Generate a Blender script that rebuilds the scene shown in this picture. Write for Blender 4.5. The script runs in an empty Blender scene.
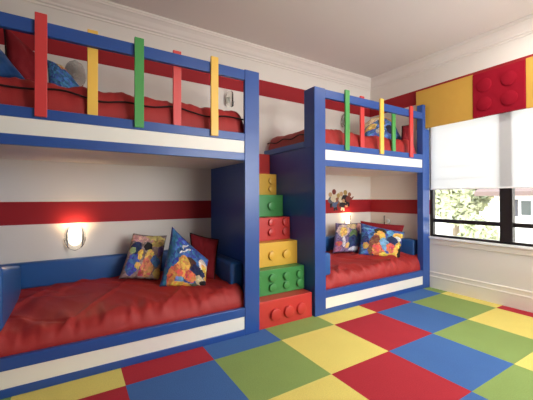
import bpy, bmesh, math, random
from mathutils import Vector, Matrix, noise
random.seed(4)
S = bpy.context.scene
COL = S.collection
PI = math.pi

# ------------------------------------------------------------------ materials
def lin(c):
    return tuple(((v/255)/12.92 if v/255 <= .04045 else ((v/255+.055)/1.055)**2.4) for v in c)

def new_mat(name):
    m = bpy.data.materials.new(name); m.use_nodes = True
    nt = m.node_tree
    return m, nt, nt.nodes['Principled BSDF']

def paint(name, rgb, rough=.45, spec=.5, var=.04, scale=6, bump=0.0, bscale=60, metallic=0.0, coat=0.0):
    """plain coloured surface with a faint procedural variation"""
    m, nt, b = new_mat(name)
    c = lin(rgb)
    tc = nt.nodes.new('ShaderNodeTexCoord')
    n = nt.nodes.new('ShaderNodeTexNoise'); n.inputs['Scale'].default_value = scale; n.inputs['Detail'].default_value = 4
    nt.links.new(tc.outputs['Object'], n.inputs['Vector'])
    mx = nt.nodes.new('ShaderNodeMix'); mx.data_type = 'RGBA'
    mx.inputs[6].default_value = tuple(v*(1-var) for v in c)+(1,)
    mx.inputs[7].default_value = tuple(min(1, v*(1+var)) for v in c)+(1,)
    nt.links.new(n.outputs['Fac'], mx.inputs[0])
    nt.links.new(mx.outputs[2], b.inputs['Base Color'])
    b.inputs['Roughness'].default_value = rough
    b.inputs['Specular IOR Level'].default_value = spec
    b.inputs['Metallic'].default_value = metallic
    b.inputs['Coat Weight'].default_value = coat
    if bump:
        n2 = nt.nodes.new('ShaderNodeTexNoise'); n2.inputs['Scale'].default_value = bscale; n2.inputs['Detail'].default_value = 3
        nt.links.new(tc.outputs['Object'], n2.inputs['Vector'])
        bp = nt.nodes.new('ShaderNodeBump'); bp.inputs['Strength'].default_value = bump; bp.inputs['Distance'].default_value = .01
        nt.links.new(n2.outputs['Fac'], bp.inputs['Height'])
        nt.links.new(bp.outputs['Normal'], b.inputs['Normal'])
    return m

M = {}
M['blue'] = paint('blue_paint', (42, 80, 152), .32, .5, .05, 3)
M['white_panel'] = paint('cream_panel_paint', (238, 234, 224), .4, .4, .02)
M['deck'] = paint('deck_underside_paint', (226, 220, 212), .6, .3, .02)
M['slat_red'] = paint('red_slat_paint', (212, 66, 66), .3, .5, .03)
M['slat_yellow'] = paint('yellow_slat_paint', (244, 196, 88), .3, .5, .03)
M['slat_green'] = paint('green_slat_paint', (78, 158, 84), .3, .5, .03)
M['step_red'] = paint('red_step_paint', (198, 58, 54), .35, .5, .03)
M['step_yellow'] = paint('yellow_step_paint', (224, 176, 66), .35, .5, .03)
M['step_green'] = paint('green_step_paint', (66, 142, 74), .35, .5, .03)
M['spread'] = paint('red_bedspread_cotton', (168, 46, 44), .52, .35, .10, 5, .25, 220)
M['piping'] = paint('dark_piping', (38, 24, 26), .7, .2, .05)
M['redcush'] = paint('dark_red_cushion_cotton', (134, 30, 38), .75, .2, .10, 9, .25, 220)
M['bolster'] = paint('blue_vinyl', (38, 88, 152), .38, .5, .05, 5, .05, 40)
M['mattress'] = paint('mattress_ticking', (196, 200, 206), .8, .2, .04)
M['crown'] = paint('crown_paint', (232, 224, 216), .5, .3, .015)
M['ceiling'] = paint('ceiling_paint', (226, 219, 214), .9, .1, .015, 2)
M['trim'] = paint('trim_paint', (234, 226, 214), .45, .35, .015)
M['sill'] = paint('sill_paint', (248, 248, 247), .4, .4, .015)
M['metal'] = paint('window_bronze_metal', (34, 28, 26), .4, .5, .05)
M['chrome'] = paint('brushed_chrome', (190, 185, 178), .25, .5, .03, metallic=1)
M['val_yellow'] = paint('yellow_felt', (212, 166, 76), .85, .15, .05, 8, .2, 260)
M['val_red'] = paint('red_felt', (150, 18, 38), .95, .15, .05, 8, .2, 260)
M['wallw'] = paint('wall_white_paint', (229, 222, 214), .7, .2, .015, 2)
M['stucco'] = paint('house_stucco', (236, 232, 226), .9, .1, .03)
M['roof'] = paint('house_roof_tiles', (112, 96, 92), .9, .1, .12, 3)
M['hglass'] = paint('house_window_glass', (52, 60, 58), .15, .5, .1, 2)
M['shutter'] = paint('house_shutter', (70, 70, 78), .6, .3, .05)
M['ground'] = paint('pale_paving', (200, 192, 176), .9, .1, .10, .6)
M['leaf'] = paint('leaf_green', (190, 194, 164), .7, .2, .35, 1.2)
M['leaf2'] = paint('leaf_yellow_green', (204, 198, 172), .7, .2, .35, 1.2)
M['bark'] = paint('bark', (132, 120, 104), .9, .1, .2, 5)

# wall with two red bands (painted stripes, by height)
def stripe_wall():
    m, nt, b = new_mat('striped_wall_paint')
    tc = nt.nodes.new('ShaderNodeTexCoord'); sx = nt.nodes.new('ShaderNodeSeparateXYZ')
    nt.links.new(tc.outputs['Object'], sx.inputs[0])
    def band(a, c):
        g = nt.nodes.new('ShaderNodeMath'); g.operation = 'GREATER_THAN'; g.inputs[1].default_value = a
        l = nt.nodes.new('ShaderNodeMath'); l.operation = 'LESS_THAN'; l.inputs[1].default_value = c
        nt.links.new(sx.outputs['Z'], g.inputs[0]); nt.links.new(sx.outputs['Z'], l.inputs[0])
        k = nt.nodes.new('ShaderNodeMath'); k.operation = 'MULTIPLY'
        nt.links.new(g.outputs[0], k.inputs[0]); nt.links.new(l.outputs[0], k.inputs[1]); return k
    a = band(.998, 1.203); c = band(2.567, 2.775)
    s = nt.nodes.new('ShaderNodeMath'); s.operation = 'ADD'
    nt.links.new(a.outputs[0], s.inputs[0]); nt.links.new(c.outputs[0], s.inputs[1])
    n = nt.nodes.new('ShaderNodeTexNoise'); n.inputs['Scale'].default_value = 2
    nt.links.new(tc.outputs['Object'], n.inputs['Vector'])
    w = nt.nodes.new('ShaderNodeMix'); w.data_type = 'RGBA'
    w.inputs[6].default_value = lin((226, 219, 211))+(1,); w.inputs[7].default_value = lin((232, 225, 217))+(1,)
    nt.links.new(n.outputs['Fac'], w.inputs[0])
    x = nt.nodes.new('ShaderNodeMix'); x.data_type = 'RGBA'
    nt.links.new(s.outputs[0], x.inputs[0]); nt.links.new(w.outputs[2], x.inputs[6])
    x.inputs[7].default_value = lin((160, 34, 42))+(1,)
    nt.links.new(x.outputs[2], b.inputs['Base Color'])
    b.inputs['Roughness'].default_value = .6; b.inputs['Specular IOR Level'].default_value = .25
    return m
M['wall'] = stripe_wall()

# carpet of square tiles, four colours stepping diagonally
T = .62
def carpet():
    m, nt, b = new_mat('carpet_tiles')
    N = nt.nodes.new; Lk = nt.links.new
    tc = N('ShaderNodeTexCoord'); sx = N('ShaderNodeSeparateXYZ'); Lk(tc.outputs['Object'], sx.inputs[0])
    def mth(op, a, v=None, bb=None):
        k = N('ShaderNodeMath'); k.operation = op; Lk(a, k.inputs[0])
        if bb is not None: Lk(bb, k.inputs[1])
        elif v is not None: k.inputs[1].default_value = v
        return k.outputs[0]
    i = mth('FLOOR', mth('DIVIDE', sx.outputs['X'], T))
    j = mth('FLOOR', mth('DIVIDE', sx.outputs['Y'], -T))
    q = mth('ADD', mth('ADD', i, None, j), 41.0)
    r = mth('DIVIDE', mth('ADD', mth('MODULO', q, 4.0), .5), 4.0)
    cr = N('ShaderNodeValToRGB'); cr.color_ramp.interpolation = 'CONSTANT'
    cols = [(190, 56, 66), (78, 118, 178), (150, 174, 100), (246, 226, 124)]
    e = cr.color_ramp.elements
    while len(e) < 4: e.new(.5)
    for k in range(4): e[k].position = k*.25; e[k].color = lin(cols[k])+(1,)
    Lk(r, cr.inputs[0])
    n = N('ShaderNodeTexNoise'); n.inputs['Scale'].default_value = 130; n.inputs['Detail'].default_value = 5
    Lk(tc.outputs['Object'], n.inputs['Vector'])
    n3 = N('ShaderNodeTexNoise'); n3.inputs['Scale'].default_value = 5; Lk(tc.outputs['Object'], n3.inputs['Vector'])
    v = mth('ADD', mth('MULTIPLY', n.outputs['Fac'], .34), .68)
    v2 = mth('ADD', mth('MULTIPLY', n3.outputs['Fac'], .10), .95)
    hs = N('ShaderNodeHueSaturation'); Lk(cr.outputs[0], hs.inputs['Color']); Lk(mth('MULTIPLY', v, None, v2), hs.inputs['Value'])
    Lk(hs.outputs[0], b.inputs['Base Color'])
    b.inputs['Roughness'].default_value = .95; b.inputs['Specular IOR Level'].default_value = .1
    bp = N('ShaderNodeBump'); bp.inputs['Strength'].default_value = .5; bp.inputs['Distance'].default_value = .004
    Lk(n.outputs['Fac'], bp.inputs['Height']); Lk(bp.outputs['Normal'], b.inputs['Normal'])
    return m
M['carpet'] = carpet()

def blind_mat():
    m = bpy.data.materials.new('translucent_blind_fabric'); m.use_nodes = True
    nt = m.node_tree; nt.nodes.remove(nt.nodes['Principled BSDF'])
    out = nt.nodes['Material Output']
    d = nt.nodes.new('ShaderNodeBsdfDiffuse'); t = nt.nodes.new('ShaderNodeBsdfTranslucent')
    w = nt.nodes.new('ShaderNodeTexNoise'); w.inputs['Scale'].default_value = 90
    r = nt.nodes.new('ShaderNodeMapRange'); r.inputs[3].default_value = .92; r.inputs[4].default_value = .97
    nt.links.new(w.outputs['Fac'], r.inputs[0]); nt.links.new(r.outputs[0], d.inputs[0]); 
    t.inputs[0].default_value = (.66, .68, .70, 1)
    x = nt.nodes.new('ShaderNodeMixShader'); x.inputs[0].default_value = .42
    nt.links.new(d.outputs[0], x.inputs[1]); nt.links.new(t.outputs[0], x.inputs[2])
    nt.links.new(x.outputs[0], out.inputs[0])
    return m
M['blind'] = blind_mat()

def glass_mat(name, col=(1, 1, 1, 1), rough=0.0, solid=.08):
    """thin pane: mostly transparent with a reflection"""
    m = bpy.data.materials.new(name); m.use_nodes = True
    nt = m.node_tree; nt.nodes.remove(nt.nodes['Principled BSDF']); out = nt.nodes['Material Output']
    t = nt.nodes.new('ShaderNodeBsdfTransparent'); t.inputs[0].default_value = col
    g = nt.nodes.new('ShaderNodeBsdfGlossy'); g.inputs['Roughness'].default_value = rough
    f = nt.nodes.new('ShaderNodeFresnel'); f.inputs[0].default_value = 1.45
    a = nt.nodes.new('ShaderNodeMath'); a.operation = 'ADD'; a.inputs[1].default_value = solid
    nt.links.new(f.outputs[0], a.inputs[0])
    x = nt.nodes.new('ShaderNodeMixShader'); nt.links.new(a.outputs[0], x.inputs[0])
    nt.links.new(t.outputs[0], x.inputs[1]); nt.links.new(g.outputs[0], x.inputs[2])
    nt.links.new(x.outputs[0], out.inputs[0])
    return m
M['pane'] = glass_mat('window_glass', (.97, .98, .97, 1), 0, 0)
M['sconce_clear'] = glass_mat('clear_sconce_glass', (.97, .97, .96, 1), .08, .0)
def frosted():
    m = bpy.data.materials.new('frosted_sconce_glass'); m.use_nodes = True
    nt = m.node_tree; nt.nodes.remove(nt.nodes['Principled BSDF']); out = nt.nodes['Material Output']
    t = nt.nodes.new('ShaderNodeBsdfTransparent'); t.inputs[0].default_value = (.92, .91, .89, 1)
    d = nt.nodes.new('ShaderNodeBsdfDiffuse'); d.inputs[0].default_value = (.52, .51, .50, 1)
    n = nt.nodes.new('ShaderNodeTexNoise'); n.inputs['Scale'].default_value = 12
    r = nt.nodes.new('ShaderNodeMapRange'); r.inputs[3].default_value = .30; r.inputs[4].default_value = .42; nt.links.new(n.outputs['Fac'], r.inputs[0])
    x = nt.nodes.new('ShaderNodeMixShader'); nt.links.new(r.outputs[0], x.inputs[0]); nt.links.new(t.outputs[0], x.inputs[1]); nt.links.new(d.outputs[0], x.inputs[2])
    nt.links.new(x.outputs[0], out.inputs[0]); return m
M['sconce_glass'] = frosted()

def glow(name, col, s):
    m = bpy.data.materials.new(name); m.use_nodes = True
    nt = m.node_tree; b = nt.nodes['Principled BSDF']
    b.inputs['Emission Color'].default_value = col; b.inputs['Emission Strength'].default_value = s
    b.inputs['Base Color'].default_value = (.9, .9, .88, 1)
    n = nt.nodes.new('ShaderNodeTexNoise'); n.inputs['Scale'].default_value = 3
    return m
M['bulb_on'] = glow('lit_bulb', (1, .88, .70, 1), 3.2)
M['can_on'] = glow('lit_downlight', (1, .86, .68, 1), 12)
M['bulb_off'] = paint('frosted_bulb', (226, 222, 214), .3, .5, .02)

def print_mat(name, base, shapes, wob=.40):
    """printed fabric: coloured patches placed in the cushion's own UV space"""
    m, nt, b = new_mat(name)
    N = nt.nodes.new; Lk = nt.links.new
    uv = N('ShaderNodeUVMap'); uv.uv_map = 'UVMap'
    nz = N('ShaderNodeTexNoise'); nz.inputs['Scale'].default_value = 11; nz.inputs['Detail'].default_value = 4
    Lk(uv.outputs[0], nz.inputs['Vector'])
    sb = N('ShaderNodeVectorMath'); sb.operation = 'SUBTRACT'; sb.inputs[1].default_value = (.5, .5, .5)
    Lk(nz.outputs['Color'], sb.inputs[0])
    sc = N('ShaderNodeVectorMath'); sc.operation = 'SCALE'; sc.inputs['Scale'].default_value = wob*.3
    Lk(sb.outputs[0], sc.inputs[0])
    ad = N('ShaderNodeVectorMath'); ad.operation = 'ADD'; Lk(uv.outputs[0], ad.inputs[0]); Lk(sc.outputs[0], ad.inputs[1])
    vo = N('ShaderNodeTexVoronoi'); vo.inputs['Scale'].default_value = 11; Lk(ad.outputs[0], vo.inputs['Vector'])
    hs = N('ShaderNodeHueSaturation'); hs.inputs['Color'].default_value = lin(base)+(1,)
    sp = N('ShaderNodeSeparateColor'); Lk(vo.outputs['Color'], sp.inputs[0])
    mr = N('ShaderNodeMapRange'); mr.inputs[3].default_value = .6; mr.inputs[4].default_value = 1.5; Lk(sp.outputs[0], mr.inputs[0])
    Lk(mr.outputs[0], hs.inputs['Value'])
    cur = hs.outputs[0]
    for (u, v, ru, rv, rot, col) in shapes:
        mp = N('ShaderNodeMapping'); mp.vector_type = 'TEXTURE'
        mp.inputs['Location'].default_value = (u, v, 0); mp.inputs['Rotation'].default_value = (0, 0, math.radians(rot))
        mp.inputs['Scale'].default_value = (ru, rv, 1)
        Lk(ad.outputs[0], mp.inputs['Vector'])
        xy = N('ShaderNodeVectorMath'); xy.operation = 'MULTIPLY'; xy.inputs[1].default_value = (1, 1, 0); Lk(mp.outputs[0], xy.inputs[0])
        ln = N('ShaderNodeVectorMath'); ln.operation = 'LENGTH'; Lk(xy.outputs[0], ln.inputs[0])
        lt = N('ShaderNodeMath'); lt.operation = 'LESS_THAN'; lt.inputs[1].default_value = 1; Lk(ln.outputs['Value'], lt.inputs[0])
        mx = N('ShaderNodeMix'); mx.data_type = 'RGBA'; Lk(lt.outputs[0], mx.inputs[0]); Lk(cur, mx.inputs[6])
        mx.inputs[7].default_value = lin(col)+(1,); cur = mx.outputs[2]
    # busy printed detail: small cells lighten, darken and shift the patches
    v2 = N('ShaderNodeTexVoronoi'); v2.inputs['Scale'].default_value = 17; Lk(ad.outputs[0], v2.inputs['Vector'])
    s2 = N('ShaderNodeSeparateColor'); Lk(v2.outputs['Color'], s2.inputs[0])
    m1 = N('ShaderNodeMapRange'); m1.inputs[3].default_value = .46; m1.inputs[4].default_value = .54; Lk(s2.outputs[1], m1.inputs[0])
    m2 = N('ShaderNodeMapRange'); m2.inputs[3].default_value = .68; m2.inputs[4].default_value = 1.25; Lk(s2.outputs[0], m2.inputs[0])
    h2 = N('ShaderNodeHueSaturation'); Lk(cur, h2.inputs['Color']); Lk(m1.outputs[0], h2.inputs['Hue']); Lk(m2.outputs[0], h2.inputs['Value'])
    h2.inputs['Saturation'].default_value = .9
    cur = h2.outputs[0]
    Lk(cur, b.inputs['Base Color'])
    b.inputs['Roughness'].default_value = .7; b.inputs['Specular IOR Level'].default_value = .25
    return m

# ------------------------------------------------------------------ mesh helpers
def box(bm, x0, x1, y0, y1, z0, z1, bev=0.0, seg=2):
    r = bmesh.ops.create_cube(bm, size=1)
    vs = r['verts']
    for v in vs:
        v.co = Vector(((x0+x1)/2+v.co.x*(x1-x0), (y0+y1)/2+v.co.y*(y1-y0), (z0+z1)/2+v.co.z*(z1-z0)))
    if bev:
        es = list({e for v in vs for e in v.link_edges})
        bmesh.ops.bevel(bm, geom=es, offset=bev, segments=seg, affect='EDGES', profile=.5)
    return bm

def cyl(bm, c, axis, r, h, seg=24, bev=0.0, r2=None):
    """cylinder starting at c and reaching h along axis"""
    a = Vector(axis).normalized()
    q = Vector((0, 0, 1)).rotation_difference(a).to_matrix().to_4x4()
    rings = [(r, 0)]
    if bev: rings += [(r, h-bev), (r-bev*.3, h-bev*.3), (r-bev, h)]
    else: rings += [(r if r2 is None else r2, h)]
    prev = None
    for rr, z in rings:
        ring = [bm.verts.new(Vector(c)+q @ Vector((rr*math.cos(2*PI*k/seg), rr*math.sin(2*PI*k/seg), z))) for k in range(seg)]
        if prev:
            for k in range(seg): bm.faces.new((prev[k], prev[(k+1) % seg], ring[(k+1) % seg], ring[k]))
        else: bm.faces.new(list(reversed(ring)))
        prev = ring
    bm.faces.new(prev)
    return bm

def tube(bm, pts, r, seg=8, closed=False):
    pts = [Vector(p) for p in pts]; n = len(pts); rings = []
    for i, p in enumerate(pts):
        a = pts[(i-1) % n] if (closed or i > 0) else p
        b = pts[(i+1) % n] if (closed or i < n-1) else p
        d = (b-a).normalized()
        u = d.cross(Vector((.13, .31, .94))).normalized(); w = d.cross(u)
        rings.append([bm.verts.new(p+u*(r*math.cos(2*PI*k/seg))+w*(r*math.sin(2*PI*k/seg))) for k in range(seg)])
    m = n if closed else n-1
    for i in range(m):
        A, B2 = rings[i], rings[(i+1) % n]
        for k in range(seg): bm.faces.new((A[k], A[(k+1) % seg], B2[(k+1) % seg], B2[k]))
    if not closed: bm.faces.new(list(reversed(rings[0]))); bm.faces.new(rings[-1])
    return bm

def prism(bm, prof, fn, a, b):
    """profile polygon (list of 2D) swept between two stations; fn(p, s) -> Vector"""
    A = [bm.verts.new(fn(p, a)) for p in prof]; B2 = [bm.verts.new(fn(p, b)) for p in prof]
    n = len(prof)
    for k in range(n): bm.faces.new((A[k], A[(k+1) % n], B2[(k+1) % n], B2[k]))
    bm.faces.new(list(reversed(A))); bm.faces.new(B2)
    return bm

def origin_of(o):
    v = Vector((0, 0, 0))
    while o is not None: v += o.location; o = o.parent
    return v

def mesh_obj(name, bm, mat, parent=None, loc=None, smooth=False, label=None):
    bmesh.ops.recalc_face_normals(bm, faces=bm.faces)
    off = origin_of(parent) if parent else (Vector(loc) if loc else Vector((0, 0, 0)))
    bmesh.ops.translate(bm, verts=bm.verts, vec=-off)
    me = bpy.data.meshes.new(name); bm.to_mesh(me); bm.free()
    o = bpy.data.objects.new(name, me); COL.objects.link(o)
    me.materials.append(mat)
    if parent: o.parent = parent
    elif loc: o.location = loc
    if smooth:
        for p in me.polygons: p.use_smooth = True
        if smooth == 'auto':
            me.set_sharp_from_angle(angle=math.radians(40))
    if label: o['label'] = label
    return o

def tag(o, label, cat, group=None, kind=None):
    o['label'] = label; o['category'] = cat
    if group: o['group'] = group
    if kind: o['kind'] = kind
    return o

def thing(name, label, cat, loc=(0, 0, 0), group=None):
    o = bpy.data.objects.new(name, None); COL.objects.link(o); o.location = loc
    o.empty_display_size = .05
    return tag(o, label, cat, group)

def bmn(): return bmesh.new()
def bx(*a, **k): return box(bmn(), *a, **k)

def struct(name, bm, mat, parent=None, smooth=False):
    o = mesh_obj(name, bm, mat, parent, smooth=smooth)
    if not parent: o['kind'] = 'structure'
    return o

# ------------------------------------------------------------------ the room
YF, XW, YB, XL, YR, ZC = .247, 3.891, 1.261, -.94, -3.3, 3.15
struct('floor', bx(XL-.1, XW, YR-.1, YB, -.05, 0), M['carpet'])
struct('ceiling', bx(XL-.1, XW+.15, YR-.1, YB+.1, ZC, ZC+.08), M['ceiling'])
struct('wall_back', bx(XL-.1, XW+.15, YB, YB+.1, -.05, ZC), M['wall'])
M['wallg'] = paint('bounce_cut_blue_grey', (112, 120, 136), .7, .2, .02, 2)  # invented tone for the unseen left wall, dark to cut bounced light
struct('wall_left', bx(XL-.1, XL, YR, YB, -.05, ZC), M['wallg'])
# rear wall with an opening for the added window behind the viewer
RW = (1.3, 3.6, .9, 2.5)
bm = bmn()
box(bm, XL-.1, RW[0], YR-.12, YR, -.05, ZC); box(bm, RW[1], XW+.15, YR-.12, YR, -.05, ZC)
box(bm, RW[0], RW[1], YR-.12, YR, -.05, RW[2]); box(bm, RW[0], RW[1], YR-.12, YR, RW[3], ZC)
struct('wall_rear', bm, M['wall'])
# window wall
WY0, WY1, WZ0, WZ1 = -1.50, .262, .70, 2.30
bm = bmn()
box(bm, XW, XW+.15, WY1, YB, -.05, ZC); box(bm, XW, XW+.15, YR, WY0, -.05, ZC)
box(bm, XW, XW+.15, WY0, WY1, -.05, WZ0); box(bm, XW, XW+.15, WY0, WY1, WZ1, ZC)
struct('wall_right', bm, M['wall'])

# window: black metal frame, glass, white sill and apron
wf = bmn(); fx0, fx1 = XW+.03, XW+.09
box(wf, fx0, fx1, WY1-.045, WY1, WZ0, WZ1); box(wf, fx0, fx1, WY0, WY0+.045, WZ0, WZ1)
box(wf, fx0, fx1, WY0+.045, WY1-.045, WZ0, WZ0+.028); box(wf, fx0, fx1, WY0+.045, WY1-.045, WZ1-.05, WZ1)
win = struct('window_1', wf, M['metal'])
mesh_obj('mullion', bx(fx0-.02, fx1, -.71, -.585, WZ0+.028, WZ1-.05, .004), M['metal'], win)
mesh_obj('sash_rail', bx(fx0+.005, fx1, -.585, WY1-.045, .895, .945, .004), M['metal'], win)
mesh_obj('sash_rail', bx(fx0+.005, fx1, WY0+.045, -.71, .895, .945, .004), M['metal'], win)
mesh_obj('pane', bx(fx0+.03, fx0+.034, -.585, WY1-.045, WZ0+.028, WZ1-.05), M['pane'], win)
mesh_obj('pane', bx(fx0+.03, fx0+.034, WY0+.045, -.71, WZ0+.028, WZ1-.05), M['pane'], win)
mesh_obj('window_sill', bx(XW-.035, fx0, WY0-.05, YF-.003, WZ0-.028, WZ0, .005), M['sill'], win, label='white window sill')
struct('trim_1', bx(XW-.012, XW, WY0-.05, YF-.003, .60, .671, .004), M['trim'])
# made-up rear window behind the viewer, added for the lighting
wf = bmn()
box(wf, RW[0], RW[0]+.05, YR-.08, YR-.02, RW[2], RW[3]); box(wf, RW[1]-.05, RW[1], YR-.08, YR-.02, RW[2], RW[3])
box(wf, RW[0]+.05, RW[1]-.05, YR-.08, YR-.02, RW[2], RW[2]+.05); box(wf, RW[0]+.05, RW[1]-.05, YR-.08, YR-.02, RW[3]-.05, RW[3])
win2 = struct('added_rear_window', wf, M['metal'])
mesh_obj('pane', bx(RW[0]+.05, RW[1]-.05, YR-.052, YR-.048, RW[2]+.05, RW[3]-.05), M['pane'], win2)

# baseboards (profiled)
bprof = [(0, 0), (.018, 0), (.018, .20), (.022, .205), (.022, .225), (.014, .235), (.014, .285), (.017, .29), (.017, .305), (.006, .318), (0, .318)]
bprof = [(a*.8, b*.70) for a, b in bprof]
bm = prism(bmn(), bprof, lambda p, s: Vector((XW-p[0], s, p[1])), YR, YF-.004); struct('baseboard_right', bm, M['trim'])
bm = prism(bmn(), bprof, lambda p, s: Vector((XL+p[0], s, p[1])), YR, YF-.004); struct('baseboard_left', bm, M['trim'])
bm = prism(bmn(), bprof, lambda p, s: Vector((s, YR+p[0], p[1])), XL+.03, XW-.03); struct('baseboard_rear', bm, M['trim'])
# crown moulding
cp = [(0, 0), (.012, 0), (.014, .018), (.03, .024), (.034, .04), (.05, .055), (.075, .09), (.10, .112), (.112, .118), (.116, .132), (.125, .136), (.128, .152), (0, .152)]
cz = ZC-.152
def crown(name, fn, a, b):
    struct(name, prism(bmn(), cp, fn, a, b), M['crown'])
crown('trim_2', lambda p, s: Vector((s, YB-p[0], cz+p[1])), XL, XW)
crown('trim_3', lambda p, s: Vector((XW-p[0], s, cz+p[1])), YR, YB)
crown('trim_4', lambda p, s: Vector((XL+p[0], s, cz+p[1])), YR, YB)
crown('trim_5', lambda p, s: Vector((s, YR+p[0], cz+p[1])), XL, XW)

# ------------------------------------------------------------------ bunk beds
Z1a, Z1b = 2.300, 2.390           # guard rail
U0, U1, U2, U3 = 1.572, 1.640, 1.748, 1.818   # upper fascia bands
L0, L1, L2 = .055, .168, .246     # lower fascia bands
def bunk(label, x0, x1, left_panel, right_kind, slats, group='built-in bunk beds'):
    t = thing('bunk_bed', label, 'bunk bed', ((x0+x1)/2, YF, 0), group)
    fw, ft = .15, .03
    bl = M['blue']
    def post(a, b, y1=YF+ft, top=Z1b+.006): mesh_obj('post', bx(a, b, YF, y1, 0, top, .004), bl, t)
    post(x0, x0+fw)
    # end panels
    def panel(a, b):
        mesh_obj('end_panel', bx(a, b, YF+ft, YB-.004, 0, 1.775, .003), bl, t)
        mesh_obj('end_panel_cap', bx(a-.004, b+.004, YF+.175, YB-.004, 1.778, 1.845, .004), bl, t)
        mesh_obj('post_return', bx(a, b, YF+ft, YF+.175, 1.775, Z1b+.006, .003), bl, t)
    panel(x0, x0+.075)
    xr = x1-fw
    if right_kind == 'panel':
        post(x1-fw, x1); panel(x1-.075, x1)
    else:   # stands against the window wall
        xr = 3.735
        mesh_obj('post', bx(3.735, 3.80, YF, YF+.085, 0, 2.50, .003), bl, t)
        mesh_obj('post_filler', bx(3.80, x1, YF, YF+.03, 0, 2.17, .003), bl, t)
    xl = x0+fw
    mesh_obj('top_rail', bx(xl, xr, YF+.002, YF+.04, Z1a, Z1b, .004), bl, t)
    mesh_obj('bed_rail', bx(xl, xr, YF+.002, YF+.04, U2, U3, .004), bl, t)
    mesh_obj('fascia_panel', bx(xl, xr, YF+.010, YF+.035, U1, U2, 0), M['white_panel'], t, label='cream strip between two blue rails')
    mesh_obj('bed_rail', bx(xl, xr, YF+.002, YF+.04, U0, U1, .004), bl, t)
    mesh_obj('deck', bx(x0+.075, x1-(.075 if right_kind == 'panel' else .004), YF+.04, YB-.004, U0+.003, U1), M['deck'], t, label='pale underside of the upper bed')
    mesh_obj('bed_rail', bx(xl, xr, YF+.002, YF+.04, L1, L2, .004), bl, t)
    mesh_obj('fascia_panel', bx(xl, xr, YF+.010, YF+.035, L0, L1, 0), M['white_panel'], t, label='cream strip between two blue rails')
    mesh_obj('bed_rail', bx(xl, xr, YF+.002, YF+.04, 0, L0, .004), bl, t)
    mesh_obj('deck', bx(x0+.075, x1-(.075 if right_kind == 'panel' else .004), YF+.04, YB-.004, .15, .18), M['deck'], t)
    for (cx, col, front) in slats:
        y0, y1 = (YF-.020, YF+.001) if front else (YF+.041, YF+.060)
        mesh_obj('guard_slat', bx(cx-.033, cx+.033, y0, y1, 1.762, 2.352 if cx > 3.1 and not front else 2.432, .003), M['slat_'+col], t, label=col+' guard slat')
    return t

bunk('blue bunk bed on the left, lit wall lamp glowing behind its lower bed', -.935, 1.165, True, 'panel',
     [(-.475, 'red', 1), (-.18, 'yellow', 0), (.121, 'green', 1), (.42, 'red', 0), (.720, 'yellow', 1)])
bunk('blue bunk bed in the corner beside the window and right of the stairs', 1.83, XW-.003, True, 'wall',
     [(2.291, 'green', 1), (2.60, 'red', 0), (2.876, 'yellow', 1), (3.185, 'green', 0), (3.464, 'red', 1)])

# ------------------------------------------------------------------ brick staircase between the bunks
st = thing('staircase', 'seven step staircase of red, green and yellow studded toy-brick blocks', 'staircase', (1.5, .28, 0))
ys = [.275, .416, .540, .680, .820, .957, 1.110]
zs = [.255, .508, .762, 1.016, 1.268, 1.522, 1.782]
colr = ['red', 'green', 'yellow', 'red', 'green', 'yellow', 'red']
X0s, X1s = 1.171, 1.824
g2 = [1.235, 1.409, 1.582, 1.751]
studs = [
 [(1.355, .115, .056), (1.51, .115, .056), (1.665, .115, .056)],
 [(x, z, .040) for x in g2 for z in (.332, .428)],
 [(1.30, .625, .048), (1.489, .625, .048), (1.670, .625, .048)],
 [(x, z, .042) for x in (1.375, 1.566, 1.755) for z in (.852, .960)],
 [(1.44, 1.14, .048), (1.655, 1.14, .048)],
 [(x, z, .040) for x in (1.55, 1.743) for z in (1.342, 1.440)],
 [(1.45, 1.65, .048), (1.64, 1.65, .048)],
]
for k in range(7):
    z0 = 0 if k == 0 else zs[k-1]+.001
    step = mesh_obj('step', bx(X0s, X1s-(.012 if k == 0 else 0), ys[k], YB-.004, z0, zs[k], .005), M['step_'+colr[k]], st, label=colr[k]+' brick step')
    for (x, z, r) in studs[k]:
        mesh_obj('stud', cyl(bmn(), (x, ys[k]+.001, z), (0, -1, 0), r, .028, 28, .005), M['step_'+colr[k]], step, smooth='auto')

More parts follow.
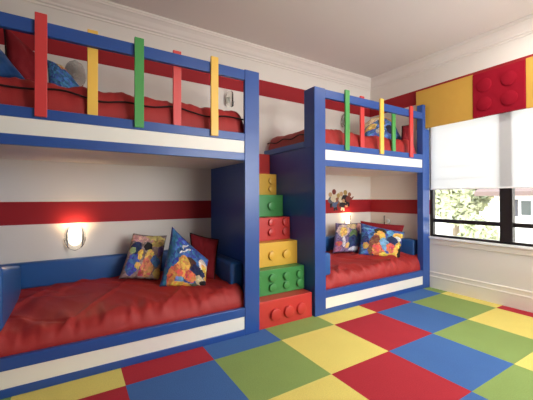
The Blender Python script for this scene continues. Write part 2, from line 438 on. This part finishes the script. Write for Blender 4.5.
# ------------------------------------------------------------------ bedding
def comforter(name, label, x0, x1, y0, y1, z0, z1, rad, group, seed, wr=.010, back_rise=0.0, front_pull=.0, piping=None, roll=0.0, xr=.09, tilt=0.0):
    """quilt laid over a mattress: rounded shell, open underneath, folds drawn towards the front"""
    nx, ny = 150, 70
    def cl(n, L, r):
        out = []
        for i in range(n+1):
            t = i/n
            out.append(L*(t - .10*math.sin(2*PI*t)/ (2*PI) * 2.2))
        return out
    X = [x0+d for d in cl(nx, x1-x0, rad)]; Y = [y0+d for d in cl(ny, y1-y0, rad)]
    bm = bmn(); V = []
    H = z1-z0
    for j, y in enumerate(Y):
        row = []
        for i, x in enumerate(X):
            dx = min(x-x0, x1-x); dy = min(y-y0, y1-y)
            fx = min(dx/xr, 1); fy = min(dy/(rad if j < ny/2 else .05), 1)
            p = (1-(1-fx)**2.4)**(.42) if fx > 0 else 0
            q = (1-(1-fy)**2.4)**(.42) if fy > 0 else 0
            h = p*q*(1+tilt*((x-x0)/(x1-x0)-.35))
            w = noise.noise(Vector((x*1.7+y*2.2+seed, y*1.2-x*.8, seed)))*wr*1.2
            ux = x*.85+y*.52; uy = y*.85-x*.52
            f1 = 1-abs(noise.noise(Vector((ux*6.5, uy*1.3, seed*2.1))))*2
            w += f1*wr*1.0
            cr_ = noise.noise(Vector((x*2.6-y*1.9+seed, y*.7+x*.4, seed*1.7)))
            w += max(0, 1-abs(cr_)*9)*wr*1.25-max(0, 1-abs(noise.noise(Vector((x*1.9+y*3.1, y*.9, seed*.6))))*10)*wr*.9
            fr = max(0, 1-(y-y0)/.30)
            w += fr*(noise.noise(Vector((x*13, y*3, seed+5)))*wr*3.4+noise.noise(Vector((x*26, y*5, seed+9)))*wr*1.6)
            z = z0+H*h*(1+roll*noise.noise(Vector((x*1.1, seed, 0)))) + w*min(1, h*1.2) + back_rise*max(0, (y-y0)/(y1-y0))*min(1, h*2)
            yy = y + (1-h)*noise.noise(Vector((x*7, z*9, seed)))*wr*1.1*(1 if j < ny/2 else 0)
            if i in (0, nx) or j in (0, ny): z = z0
            row.append(bm.verts.new((x, max(yy, y0-.006), z)))
        V.append(row)
    for j in range(ny):
        for i in range(nx):
            bm.faces.new((V[j][i], V[j][i+1], V[j+1][i+1], V[j+1][i]))
    o = mesh_obj(name, bm, M['spread'], None, ((x0+x1)/2, (y0+y1)/2, z0), smooth=True)
    # the shell faces up
    s = o.modifiers.new('thickness', 'SOLIDIFY'); s.thickness = .012; s.offset = -1
    tag(o, label, 'comforter', group)
    if piping:
        pb = bmn()
        for pts in piping: tube(pb, pts, .007, 8)
        mesh_obj('piping', pb, M['piping'], o, smooth=True, label='dark piping')
    return o

def mattress(label, x0, x1, y0, y1, z0, z1):
    o = mesh_obj('mattress', bx(x0, x1, y0, y1, z0, z1, .03, 3), M['mattress'], None, ((x0+x1)/2, (y0+y1)/2, z0), smooth='auto')
    tag(o, label, 'mattress', 'bunk mattresses')

LD, UD = .181, 1.641
mattress('pale mattress under the red cover of the left lower bed', -.74, .98, .38, 1.21, LD, .305)
mattress('pale mattress under the red cover of the right lower bed', 2.06, 3.82, .38, 1.21, LD, .305)
mattress('pale mattress under the red cover of the left upper bed', -.74, 1.02, .39, 1.20, UD, 1.93)
mattress('pale mattress under the red cover of the right upper bed', 1.94, 3.82, .39, 1.20, UD, 1.89)

def wav(x0, x1, y, z, amp, seed, n=50):
    return [(x0+(x1-x0)*i/n, y, z+noise.noise(Vector((i*.14, seed, 0)))*amp) for i in range(n+1)]
comforter('comforter', 'red comforter on the left lower bed, beside the lit wall lamp', -.855, 1.075, .290, 1.254, LD+.005, .362, .135, 'red comforters on the bunks', 3.1, .0115, .10, tilt=.24)
comforter('comforter', 'red comforter on the right lower bed, below the wall sticker', 1.985, 3.880, .290, 1.254, LD+.005, .362, .115, 'red comforters on the bunks', 8.4, .017, .10, tilt=.19, xr=.06)
comforter('comforter', 'red comforter with dark piping on the left upper bed', -.855, 1.085, .310, 1.250, UD+.01, 2.035, .10, 'red comforters on the bunks', 13.7, .0075, 0,
          piping=[wav(-.78, 1.07, .306, 1.955, .05, 2), ], roll=.05)
comforter('comforter', 'red comforter on the right upper bed, overhanging the stair side', 1.850, 3.725, .310, 1.235, UD+.01, 2.010, .10, 'red comforters on the bunks', 21.2, .010, 0,
          piping=[[(1.846, .45+i*.025, 1.925+.012*math.sin(i*.5)) for i in range(31)]], roll=.04)

def bolster(label, x0, x1, y0, y1, z0, z1, group, rise=0):
    bm = bx(x0, x1, y0, y1, z0, z1, .028, 4)
    for v in bm.verts:          # a wedge: taller towards the front
        v.co.z += rise*(y1-v.co.y)*(v.co.z-z0)/(z1-z0)
    o = mesh_obj('bolster_cushion', bm, M['bolster'], None, ((x0+x1)/2, (y0+y1)/2, z0), smooth='auto')
    tag(o, label, 'bolster cushion', group)
G = 'blue vinyl bolster cushions'
bolster('blue bolster cushion along the wall of the left lower bed', -.855, .950, 1.160, 1.256, .445, .672, G)
bolster('blue bolster cushion at the far left end of the left lower bed', -.855, -.672, .30, 1.150, .385, .660, G, .18)
bolster('blue bolster cushion at the stair end of the left lower bed', .955, 1.087, .42, 1.256, .380, .625, G)
bolster('blue bolster cushion along the wall of the right lower bed, behind the printed cushions', 2.120, 3.735, 1.160, 1.256, .445, .665, G)
bolster('blue bolster cushion at the stair end of the right lower bed', 1.912, 2.108, .300, 1.256, .385, .632, G)
bolster('blue bolster cushion against the window wall in the right lower bed', 3.745, 3.886, .395, 1.256, .385, .640, G)

# ------------------------------------------------------------------ cushions
def cushion(label, corners, thick, mat, pipe=None, group=None, seed=0, quilt=0, bulge=.5, arch=0.0):
    TL, TR, BR, BL = [Vector(c) for c in corners]
    n = ((TR-BL).cross(TL-BR)).normalized()
    if n.y > 0: n = -n
    N = 26; bm = bmn(); uvl = bm.loops.layers.uv.new('UVMap')
    def P(u, v, side):
        a, b = 2*u-1, 2*v-1
        uu = .5+(u-.5)*(1-.055*(1-b*b)*abs(a)); vv = .5+(v-.5)*(1-.055*(1-a*a)*abs(b))
        p = (BL*(1-uu)+BR*uu)*(1-vv)+(TL*(1-uu)+TR*uu)*vv
        k = max(0, (1-a**4)*(1-b**4))**bulge
        h = thick/2*k
        h += noise.noise(Vector((u*5+seed, v*5, side)))*.012*k
        h += (abs(noise.noise(Vector((u*9, v*3+seed, side*2)))))*-.010*k*(1-k*.5)
        if quilt:
            h -= .006*k*(max(0, 1-abs((u*3) % 1-.5)*0-abs(((u*3) % 1)-.5)*2.0)**6+max(0, 1-abs(((v*3) % 1)-.5)*2)**6)
        p = p+Vector((0, 0, arch*(1-a*a)*vv))
        return p+n*h*side
    grids = []
    for side in (1, -1):
        g = [[None]*(N+1) for _ in range(N+1)]
        for j in range(N+1):
            for i in range(N+1):
                if side == -1 and (i in (0, N) or j in (0, N)): g[j][i] = grids[0][j][i]
                else: g[j][i] = bm.verts.new(P(i/N, j/N, side))
        grids.append(g)
        for j in range(N):
            for i in range(N):
                idx = [(j, i), (j, i+1), (j+1, i+1), (j+1, i)]
                if side == -1: idx = idx[::-1]
                f = bm.faces.new([g[a][b] for a, b in idx])
                for l, (a, b) in zip(f.loops, idx): l[uvl].uv = (b/N, a/N)
    border = [grids[0][0][i].co.copy() for i in range(N)]+[grids[0][j][N].co.copy() for j in range(N)] + \
             [grids[0][N][N-i].co.copy() for i in range(N)]+[grids[0][N-j][0].co.copy() for j in range(N)]
    c = (TL+TR+BL+BR)/4; zb = min(BL.z, BR.z)
    o = mesh_obj('cushion', bm, mat, None, (c.x, c.y, zb), smooth=True)
    tag(o, label, 'cushion', group)
    if pipe: mesh_obj('piping', tube(bmn(), border, .008, 6, True), pipe, o, smooth=True)
    return o

BL_, YE, OR, BK, WH, RD, LB, PU, TN, NV, GR, PK = (44, 92, 176), (244, 196, 40), (226, 104, 40), (34, 30, 34), (226, 226, 224), (184, 40, 40), (96, 152, 208), (116, 84, 140), (206, 178, 140), (30, 42, 92), (88, 120, 80), (226, 150, 140)
M['print_scene'] = print_mat('faded_print_fabric', (146, 124, 120), [
    (.30, .88, .40, .08, 0, (208, 150, 140)), (.68, .92, .28, .07, -5, (222, 196, 110)), (.78, .80, .20, .09, 10, (216, 184, 90)), (.20, .66, .16, .14, 20, NV), (.52, .70, .12, .09, 0, BK),
    (.22, .30, .17, .24, 0, BL_), (.12, .60, .09, .07, 0, (170, 190, 120)), (.36, .52, .07, .10, 10, YE), (.36, .28, .08, .07, 0, (236, 200, 70)),
    (.62, .52, .11, .12, 0, (232, 190, 70)), (.62, .26, .17, .24, 0, (220, 128, 72)), (.80, .40, .15, .10, -35, (52, 104, 170)), (.90, .62, .08, .12, 0, PU), (.90, .14, .10, .12, 0, (214, 186, 80)), (.48, .12, .08, .08, 0, RD)])
M['print_blue'] = print_mat('blue_print_fabric', (40, 92, 172), [
    (.10, .5, .07, .55, 0, (34, 108, 160)), (.40, .86, .10, .018, 42, WH), (.46, .80, .12, .020, 42, WH), (.36, .72, .10, .018, 42, WH),
    (.50, .52, .24, .13, 30, (92, 60, 50)), (.42, .42, .15, .24, -12, (238, 176, 44)), (.28, .20, .17, .24, -10, (220, 112, 40)), (.40, .13, .10, .10, 0, LB),
    (.92, .62, .13, .22, 30, (236, 214, 200)), (.98, .40, .08, .30, 20, YE), (.78, .42, .18, .15, -30, NV), (.62, .26, .15, .13, -35, (232, 92, 34)), (.86, .18, .10, .16, 20, (210, 196, 150)),
    (.94, .12, .09, .10, 0, BK), (.50, .05, .28, .06, 0, YE), (.74, .06, .10, .05, 0, (90, 110, 80))])
M['print_purple'] = print_mat('purple_print_fabric', (110, 92, 138), [
    (.25, .72, .22, .22, 0, (206, 176, 170)), (.25, .68, .14, .16, 0, (232, 190, 70)), (.58, .88, .20, .10, 0, (214, 184, 130)), (.88, .86, .12, .14, 0, (222, 160, 150)),
    (.66, .56, .15, .20, 0, (96, 124, 70)), (.66, .34, .20, .22, 0, (36, 60, 110)), (.30, .36, .06, .20, 5, (206, 200, 210)), (.14, .30, .12, .08, 0, RD), (.45, .22, .08, .09, 0, (224, 186, 80)),
    (.75, .12, .22, .07, 5, (196, 200, 214)), (.92, .45, .08, .18, 0, (52, 96, 170)), (.12, .12, .12, .10, 0, (150, 90, 120))])
M['print_bright'] = print_mat('bright_print_fabric', (50, 96, 170), [
    (.18, .84, .17, .035, 0, LB), (.12, .44, .10, .16, 0, (36, 62, 120)), (.14, .30, .08, .10, 0, (200, 150, 50)), (.46, .84, .15, .10, 5, (70, 58, 40)), (.46, .68, .13, .16, 0, (240, 180, 44)),
    (.34, .36, .13, .34, -8, (140, 78, 52)), (.46, .20, .15, .24, 0, (228, 104, 40)), (.60, .40, .11, .22, 20, (108, 170, 214)), (.70, .82, .08, .12, 10, (70, 160, 220)), (.88, .80, .13, .10, 20, YE),
    (.86, .66, .10, .10, 0, WH), (.76, .60, .13, .14, 30, NV), (.74, .32, .11, .18, 12, (228, 74, 36)), (.90, .28, .08, .30, -8, YE), (.84, .08, .24, .08, 5, YE), (.60, .06, .10, .08, 0, (240, 220, 60)), (.97, .15, .05, .3, 0, BK)])

# left lower bed
cushion('faded multicolour printed cushion leaning left of its blue printed neighbour, left lower bed',
        [(.206, 1.08, .885), (.530, 1.06, .846), (.416, .89, .430), (.065, .98, .478)], .10, M['print_scene'], None, 'printed cushions', 1)
cushion('blue, yellow and orange printed cushion tilted on its corner, left lower bed',
        [(.513, .80, .960), (.821, .64, .631), (.758, .54, .388), (.369, .70, .420)], .13, M['print_blue'], None, 'printed cushions', 2, bulge=.55)
cushion('dark red quilted cushion with dark piping, left lower bed',
        [(.738, .95, .869), (1.000, .82, .795), (.888, .66, .420), (.73, .80, .420)], .12, M['redcush'], M['piping'], None, 3, 1)
# right lower bed
cushion('dark red cushion half hidden behind a bright printed cushion, right lower bed',
        [(3.440, 1.08, .880), (3.750, .54, .835), (3.650, .55, .43), (3.40, .98, .43)], .10, M['redcush'], None, None, 4)
cushion('purple and green printed cushion beside the stair end, right lower bed',
        [(2.923, 1.08, .868), (3.460, 1.08, .850), (3.230, .94, .430), (2.749, .96, .465)], .10, M['print_purple'], None, 'printed cushions', 5)
cushion('bright blue, orange and yellow printed cushion in front, right lower bed',
        [(3.270, .92, .862), (3.660, .475, .747), (3.500, .440, .385), (3.102, .82, .43)], .12, M['print_bright'], None, 'printed cushions', 6)
# left upper bed
cushion('dark red cushion with black piping standing on its corner, left upper bed',
        [(-.734, .74, 2.510), (-.515, .80, 2.325), (-.455, .62, 2.05), (-.700, .60, 2.08)], .11, M['redcush'], M['piping'], None, 7)
cushion('bright blue cushion at the far left end of the left upper bed',
        [(-.855, .62, 2.31), (-.745, .62, 2.30), (-.569, .48, 2.05), (-.82, .48, 2.04)], .09, M['bolster'], None, None, 8)
M['print_low'] = print_mat('blue_edged_print_fabric', (44, 112, 180), [
    (.80, .90, .30, .10, -6, (214, 186, 140)), (.70, .84, .12, .05, 10, (220, 140, 60)), (.92, .80, .08, .10, 0, (210, 120, 80))])
cushion('flat blue and cream cushion lying in front of the grey wall lamp, left upper bed',
        [(-.490, 1.00, 2.42), (-.381, 1.00, 2.39), (-.150, .90, 2.08), (-.470, .85, 2.08)], .07, M['print_low'], None, None, 9)
# right upper bed
M['print_top'] = print_mat('yellow_blue_print_fabric', (60, 104, 172), [
    (.20, .82, .28, .16, 10, (226, 196, 150)), (.55, .90, .22, .12, 0, (222, 170, 60)), (.75, .78, .14, .10, -10, (214, 150, 50)), (.15, .48, .14, .16, 0, (222, 180, 80)),
    (.45, .58, .10, .18, 0, (90, 80, 60)), (.62, .30, .10, .18, 0, (40, 40, 70)), (.80, .45, .12, .20, 0, (48, 90, 160)), (.95, .8, .1, .2, 0, (150, 120, 60)), (.35, .2, .12, .1, 0, (200, 190, 170))])
cushion('plump yellow and blue printed cushion on the right upper bed',
        [(3.13, .80, 2.20), (3.710, .68, 2.25), (3.710, .55, 2.04), (3.030, .65, 2.02)], .20, M['print_top'], None, 'printed cushions', 10, bulge=.5, arch=.15)
cushion('dark red cushion slumped against the right end of the right upper bed',
        [(3.635, .49, 2.237), (3.730, .40, 2.262), (3.68, .37, 1.99), (3.52, .42, 1.99)], .07, M['redcush'], M['piping'], None, 11)

# ------------------------------------------------------------------ wall lamps
def sconce(label, x, z, lit, face='back', W2=.083, H2=.122, clear=False):
    if face == 'back':
        t = thing('wall_lamp', label, 'wall lamp', (x, YB, z), 'glass wall lamps'); D = lambda d, s, h: (x+s, YB-d, z+h)
        ax = (0, -1, 0)
    else:
        t = thing('wall_lamp', label, 'wall lamp', (XW, x, z), 'glass wall lamps'); D = lambda d, s, h: (XW-d, x+s, z+h)
        ax = (-1, 0, 0)
    mesh_obj('back_plate', cyl(bmn(), D(.001, 0, 0), ax, .034, .016, 24, .004), M['sill'] if clear else M['chrome'], t, smooth='auto')
    bb = bmn(); bmesh.ops.create_uvsphere(bb, u_segments=20, v_segments=14, radius=1)
    kb = .74 if lit else .36
    sx3 = (W2*kb, .018, H2*kb) if face == 'back' else (.018, W2*kb, H2*kb)
    bmesh.ops.scale(bb, verts=bb.verts, vec=sx3); bmesh.ops.translate(bb, verts=bb.verts, vec=Vector(D(.040, 0, .01)))
    mesh_obj('bulb', bb, M['bulb_on'] if lit else M['bulb_off'], t, smooth=True, label='glowing frosted bulb' if lit else None)
    g = bmn(); n = 22; rows = 16; V = []
    for j in range(rows+1):         # bowed oval glass shield in front of the bulb
        h = -1+2*j/rows; row = []
        for i in range(n+1):
            q = -1+2*i/n
            wdt = W2*math.sqrt(max(0, 1-abs(h)**2.4))+.001
            row.append(g.verts.new(D(.075-.055*(q*wdt/W2)**2, q*wdt, h*H2)))
        V.append(row)
    for j in range(rows):
        for i in range(n): g.faces.new((V[j][i], V[j][i+1], V[j+1][i+1], V[j+1][i]))
    o = mesh_obj('glass_shade', g, M['sconce_clear'] if (clear or lit) else M['sconce_glass'], t, smooth=True)
    m = o.modifiers.new('thickness', 'SOLIDIFY'); m.thickness = .004
    for q in (-1, 1):
        mesh_obj('bracket', tube(bmn(), [D(.012+.018*k/6, q*(W2+.004)*math.cos(math.radians(58-9*k)), -(H2+.002)*math.sin(math.radians(58-9*k))) for k in range(7)], .002 if clear else .0045, 8), M['chrome'], t, smooth=True)
    if lit:
        ld = bpy.data.lights.new('lamp_glow', 'POINT'); ld.energy = lit; ld.color = (1, .62, .30); ld.shadow_soft_size = .03
        lo = bpy.data.objects.new('lamp_glow', ld); COL.objects.link(lo); lo.parent = t
        lo.location = Vector(D(.05, 0, .075))-Vector(t.location)
sconce('lit glass wall lamp glowing above the left lower bed', -.281, .868, 6.5)
sconce('lit glass wall lamp behind the printed cushions of the right lower bed', 3.325, .865, 4.0, W2=.07, H2=.105)
sconce('unlit grey glass wall lamp above the left upper bed, its left end', -.283, 2.405, 0)
sconce('unlit clear glass wall lamp above the left upper bed, at its stair end', 1.322, 2.43, 0, W2=.055, H2=.095, clear=True)
sconce('unlit grey glass wall lamp behind the green slat of the right upper bed', 3.29, 2.43, 0)
sconce('unlit clear glass wall lamp on the window wall, above the red cushion', .925, .868, 0, 'right', W2=.055, H2=.085, clear=True)

# ------------------------------------------------------------------ wall sticker (generic group of little figures)
t = thing('wall_sticker', 'small sticker of clustered little figures on the wall above the right lower bed', 'wall sticker', (3.2, YB, 1.08))
inks = {n: paint('sticker_ink_'+n, c, .5, .3, .2, 40) for n, c in dict(grey=(96, 98, 108), tan=(196, 160, 120), red=(124, 62, 54), dark=(44, 40, 48), cream=(214, 204, 176), orange=(150, 100, 74), blue=(84, 104, 140), gold=(176, 150, 92)).items()}
figs = [(3.010, 1.205, 1.0, 14, 'grey', 'tan', 'dark'), (3.075, 1.235, 1.15, 4, 'cream', 'red', 'grey'), (3.150, 1.195, .95, -4, 'orange', 'gold', 'red'), (3.225, 1.215, 1.0, 3, 'cream', 'tan', 'dark'),
        (3.300, 1.225, 1.15, -4, 'dark', 'gold', 'tan'), (3.375, 1.215, .95, -16, 'red', 'orange', 'dark'), (3.085, 1.130, .8, 8, 'blue', 'cream', 'dark'), (3.255, 1.125, .8, -8, 'dark', 'tan', 'cream')]
for k, (x, z, sc_, rot, c1, c2, c3) in enumerate(figs):
    a = math.radians(rot); cs, sn = math.cos(a)*sc_*1.22, math.sin(a)*sc_*1.22
    d0, d1 = YB-.0006-.0004*k, YB-.0014-.0004*k
    def flat(bm, pts):
        P2 = [(x+px*cs-pz*sn, z+px*sn+pz*cs) for px, pz in pts]; n = len(P2)
        A = [bm.verts.new((q[0], d0, q[1])) for q in P2]; B2 = [bm.verts.new((q[0], d1, q[1])) for q in P2]
        for i in range(n): bm.faces.new((A[i], A[(i+1) % n], B2[(i+1) % n], B2[i]))
        bm.faces.new(A); bm.faces.new(B2); return bm
    torso = flat(bmn(), [(-.030, -.045), (-.058, -.015), (-.046, .015), (-.026, .035), (.026, .035), (.052, .030), (.078, .062), (.088, .048), (.060, .005), (.034, -.010), (.034, -.045)])
    f_ = mesh_obj('sticker_figure', torso, inks[c1], t)
    mesh_obj('head', flat(bmn(), [(.030*math.cos(i*PI/6), .062+.030*math.sin(i*PI/6)) for i in range(12)]), inks[c2], f_)
    mesh_obj('legs', flat(bmn(), [(-.032, -.046), (.034, -.046), (.046, -.095), (.014, -.100), (.002, -.066), (-.014, -.100), (-.044, -.092)]), inks[c3], f_)

# ------------------------------------------------------------------ valance and roller blind
VX0, VX1 = XW-.045, XW-.012
t = thing('window_valance', 'yellow padded valance with a red four-stud brick panel above the window', 'valance', (XW, -.6, 2.18))
vz0, vz1 = 2.195, 2.735
def vbox(y0, y1): return bx(VX0, VX1, y0, y1, vz0, vz1, .006)
mesh_obj('valance_panel', vbox(-.333, .415), M['val_yellow'], t, label='yellow panel')
red = mesh_obj('valance_panel', bx(VX0-.008, VX1, -.860, -.334, vz0+.003, vz1-.012, .006), M['val_red'], t, label='red panel with four round studs')
mesh_obj('valance_panel', vbox(-1.60, -.861), M['val_yellow'], t, label='yellow panel')
for y in (-.463, -.715):
    for z in (2.345, 2.565):
        mesh_obj('stud', cyl(bmn(), (VX0-.007, y, z), (-1, 0, 0), .078, .016, 32, .006), M['val_red'], red, smooth='auto')

t = thing('roller_blind', 'white roller blind pulled halfway down the window', 'roller blind', (XW-.01, -.63, 1.34))
bm = bmn(); V = []
for j in range(13):
    z = 1.352+(2.26-1.352)*j/12
    V.append([bm.verts.new((XW+.008+.0015*math.sin(j*.9+i*.3), -1.49+(.236+1.49)*i/20, z)) for i in range(21)])
for j in range(12):
    for i in range(20): bm.faces.new((V[j][i], V[j][i+1], V[j+1][i+1], V[j+1][i]))
mesh_obj('blind_fabric', bm, M['blind'], t, smooth=True)
for zb in (1.475, 1.640):
    mesh_obj('batten', bx(XW+.0105, XW+.0115, -1.485, .232, zb, zb+.006), M['blind'], t)
mesh_obj('bottom_bar', bx(XW, XW+.016, -1.49, .236, 1.338, 1.356, .003), M['sill'], t)
mesh_obj('roller', cyl(bmn(), (XW+.014, -1.49, 2.272), (0, 1, 0), .014, 1.726, 16), M['sill'], t, smooth='auto')

# ------------------------------------------------------------------ recessed downlights
def downlight(label, x, y, e):
    t = thing('ceiling_downlight', label, 'ceiling light', (x, y, ZC), 'recessed ceiling downlights')
    bm = bmn(); n = 32; prof = [(.075, -.0005), (.078, -.006), (.062, -.008), (.055, -.004), (.055, -.0005)]
    R = [[bm.verts.new((x+r*math.cos(2*PI*k/n), y+r*math.sin(2*PI*k/n), ZC+z)) for k in range(n)] for r, z in prof]
    for a in range(len(prof)):
        A, B2 = R[a], R[(a+1) % len(prof)]
        for k in range(n): bm.faces.new((A[k], A[(k+1) % n], B2[(k+1) % n], B2[k]))
    mesh_obj('trim_ring', bm, M['sill'], t, smooth='auto')
    mesh_obj('lens', cyl(bmn(), (x, y, ZC-.0005), (0, 0, -1), .054, .003, 32), M['can_on'], t, smooth='auto')
    ld = bpy.data.lights.new('downlight_beam', 'AREA'); ld.shape = 'DISK'; ld.size = .11; ld.energy = e; ld.color = (1, .95, .88)
    lo = bpy.data.objects.new('downlight_beam', ld); COL.objects.link(lo); lo.parent = t; lo.location = (0, 0, -.012)
downlight('lit recessed ceiling light at the upper right edge of the picture', 3.24, -1.03, 8)
for (x, y) in ((3.2, -2.6), (1.5, -2.6)):  # unseen ceiling lights behind the viewer, added as fill
    downlight('added unseen fill light in the ceiling above the rear half of the room', x, y, 15)

# ------------------------------------------------------------------ outside the window
struct('ground', bx(XW+.5, 60, -30, 40, -1.6, -1.5), M['ground'])
t = thing('house', 'white neighbouring house with a tiled roof seen through the window', 'house', (13.5, -1.5, -1.5))
mesh_obj('wall', bx(12, 15, -6, 2.80, -1.5, 1.32), M['stucco'], t)
mesh_obj('roof', prism(bmn(), [(11.5, 1.28), (11.5, 1.42), (13.5, 2.3), (15.5, 1.42), (15.5, 1.28)], lambda p, s: Vector((p[0], s, p[1])), -6.4, 3.2), M['roof'], t)
for (a, b) in ((1.72, 2.06), (-.6, .1)):
    w = mesh_obj('window', bx(11.96, 12.02, a, b, .62, 1.16), M['sill'], t)
    mesh_obj('pane', bx(11.945, 11.961, a+.04, b-.04, .66, 1.12), M['hglass'], w)
    mesh_obj('shutter', bx(11.95, 11.999, b+.06, b+.19, .62, 1.16), M['shutter'], t)
def tree(name, label, x, y, z0, h, rx, ry, rz, mat, n, trunk=True, seed=0, group='trees and shrubs outside'):
    rnd = random.Random(seed)
    t = thing(name, label, 'tree' if trunk else 'shrub', (x, y, z0), group)
    bm = bmn()
    for k in range(n):
        th, ph = rnd.uniform(0, 2*PI), math.acos(rnd.uniform(-1, 1)); r = rnd.uniform(.45, 1)**.6
        d = Vector((math.sin(ph)*math.cos(th), math.sin(ph)*math.sin(th), math.cos(ph)))
        r *= .85+.35*noise.noise(d*2.1+Vector((seed, 0, 0)))
        c = Vector((x+d.x*rx*r, y+d.y*ry*r, h+d.z*rz*r)); s = rnd.uniform(.12, .25)
        a = Vector((rnd.gauss(0, 1), rnd.gauss(0, 1), rnd.gauss(0, 1))).normalized(); b = a.cross(Vector((rnd.gauss(0, 1), rnd.gauss(0, 1), rnd.gauss(0, 1)))).normalized()
        vs = [bm.verts.new(c+a*s), bm.verts.new(c+b*s*.55), bm.verts.new(c-a*s), bm.verts.new(c-b*s*.55)]
        bm.faces.new(vs)
    mesh_obj('foliage', bm, mat, t)
    b = bmn()
    if trunk: cyl(b, (x, y, z0), (0, 0, 1), .14, h-z0, 12, 0, .07)
    else:
        for k in range(4): cyl(b, (x+rnd.uniform(-.1, .1), y+rnd.uniform(-.1, .1), z0), (rnd.uniform(-.3, .3), rnd.uniform(-.3, .3), 1), .025, h-z0, 8, 0, .012)
    mesh_obj('trunk' if trunk else 'stem', b, M['bark'], t, smooth='auto')
tree('leafy_tree', 'pale green leafy tree left of the neighbouring house', 13, 4.6, -1.5, 1.45, 1.4, 1.25, 1.5, M['leaf'], 4200, True, 1)
tree('leafy_tree', 'yellowish leafy tree at the left edge of the window view', 14, 7.4, -1.5, 1.5, 1.5, 1.35, 1.6, M['leaf2'], 4200, True, 2)
tree('leafy_tree', 'grey green leafy tree far behind the garden', 19, 7.6, -1.5, 2.4, 2.6, 2.6, 2.2, M['leaf2'], 4500, True, 3)
tree('garden_shrub', 'low green shrub in front of the neighbouring house', 9.6, 2.2, -1.5, -.05, .7, .42, .75, M['leaf'], 2200, False, 4)

# ------------------------------------------------------------------ daylight
w = bpy.data.worlds.new('World'); S.world = w; w.use_nodes = True
nt = w.node_tree; bg = nt.nodes['Background']
tc = nt.nodes.new('ShaderNodeTexCoord'); sx = nt.nodes.new('ShaderNodeSeparateXYZ'); nt.links.new(tc.outputs['Generated'], sx.inputs[0])
cr = nt.nodes.new('ShaderNodeValToRGB'); cr.color_ramp.elements[0].position = .35; cr.color_ramp.elements[0].color = (.95, .95, .93, 1)
cr.color_ramp.elements[1].position = .9; cr.color_ramp.elements[1].color = (.78, .88, 1, 1)
nt.links.new(sx.outputs['Z'], cr.inputs[0]); nt.links.new(cr.outputs[0], bg.inputs[0]); bg.inputs[1].default_value = 6.5

def area(name, loc, rot, sx_, sy_, e, col, portal=False):
    ld = bpy.data.lights.new(name, 'AREA'); ld.shape = 'RECTANGLE'; ld.size = sx_; ld.size_y = sy_; ld.energy = e; ld.color = col
    if portal: ld.cycles.is_portal = True
    lo = bpy.data.objects.new(name, ld); COL.objects.link(lo); lo.location = loc; lo.rotation_euler = rot
    return lo
# sky portal in the right wall's window opening (it only guides the sky's light)
area('window_portal', (XW+.13, (WY0+WY1)/2, (WZ0+WZ1)/2), (0, PI/2, 0), 1.6, 1.74, 1, (1, 1, 1), True)
# unseen fill lamp set in the added rear window to brighten the room
area('rear_fill_lamp', ((RW[0]+RW[2+0]*0+RW[1])/2, YR-.015, (RW[2]+RW[3])/2), (PI/2, 0, 0), 2.2, 1.45, 50, (.96, .98, 1))

# ------------------------------------------------------------------ camera
cam = bpy.data.cameras.new('camera'); co = bpy.data.objects.new('camera', cam); COL.objects.link(co)
f, yaw, pt_, rl = 313.6052, .5567, .0065, -.0018
cam.sensor_fit = 'HORIZONTAL'; cam.sensor_width = 36; cam.lens = f/533*36
cam.shift_x = -(268.41-266.5)/533; cam.shift_y = -(200-195.55)/533
cam.clip_start = .05; cam.clip_end = 200
co.location = (-.2961, -2.2587, 1.2368)
co.rotation_mode = 'XYZ'
R = Matrix.Rotation(-yaw, 4, 'Z') @ Matrix.Rotation(PI/2+pt_, 4, 'X') @ Matrix.Rotation(rl, 4, 'Z')
co.rotation_euler = R.to_euler('XYZ')
S.camera = co
S.view_settings.view_transform = 'Standard'; S.view_settings.look = 'None'
S.view_settings.gamma = 1; S.view_settings.use_curve_mapping = False
S.view_settings.exposure = 0.22
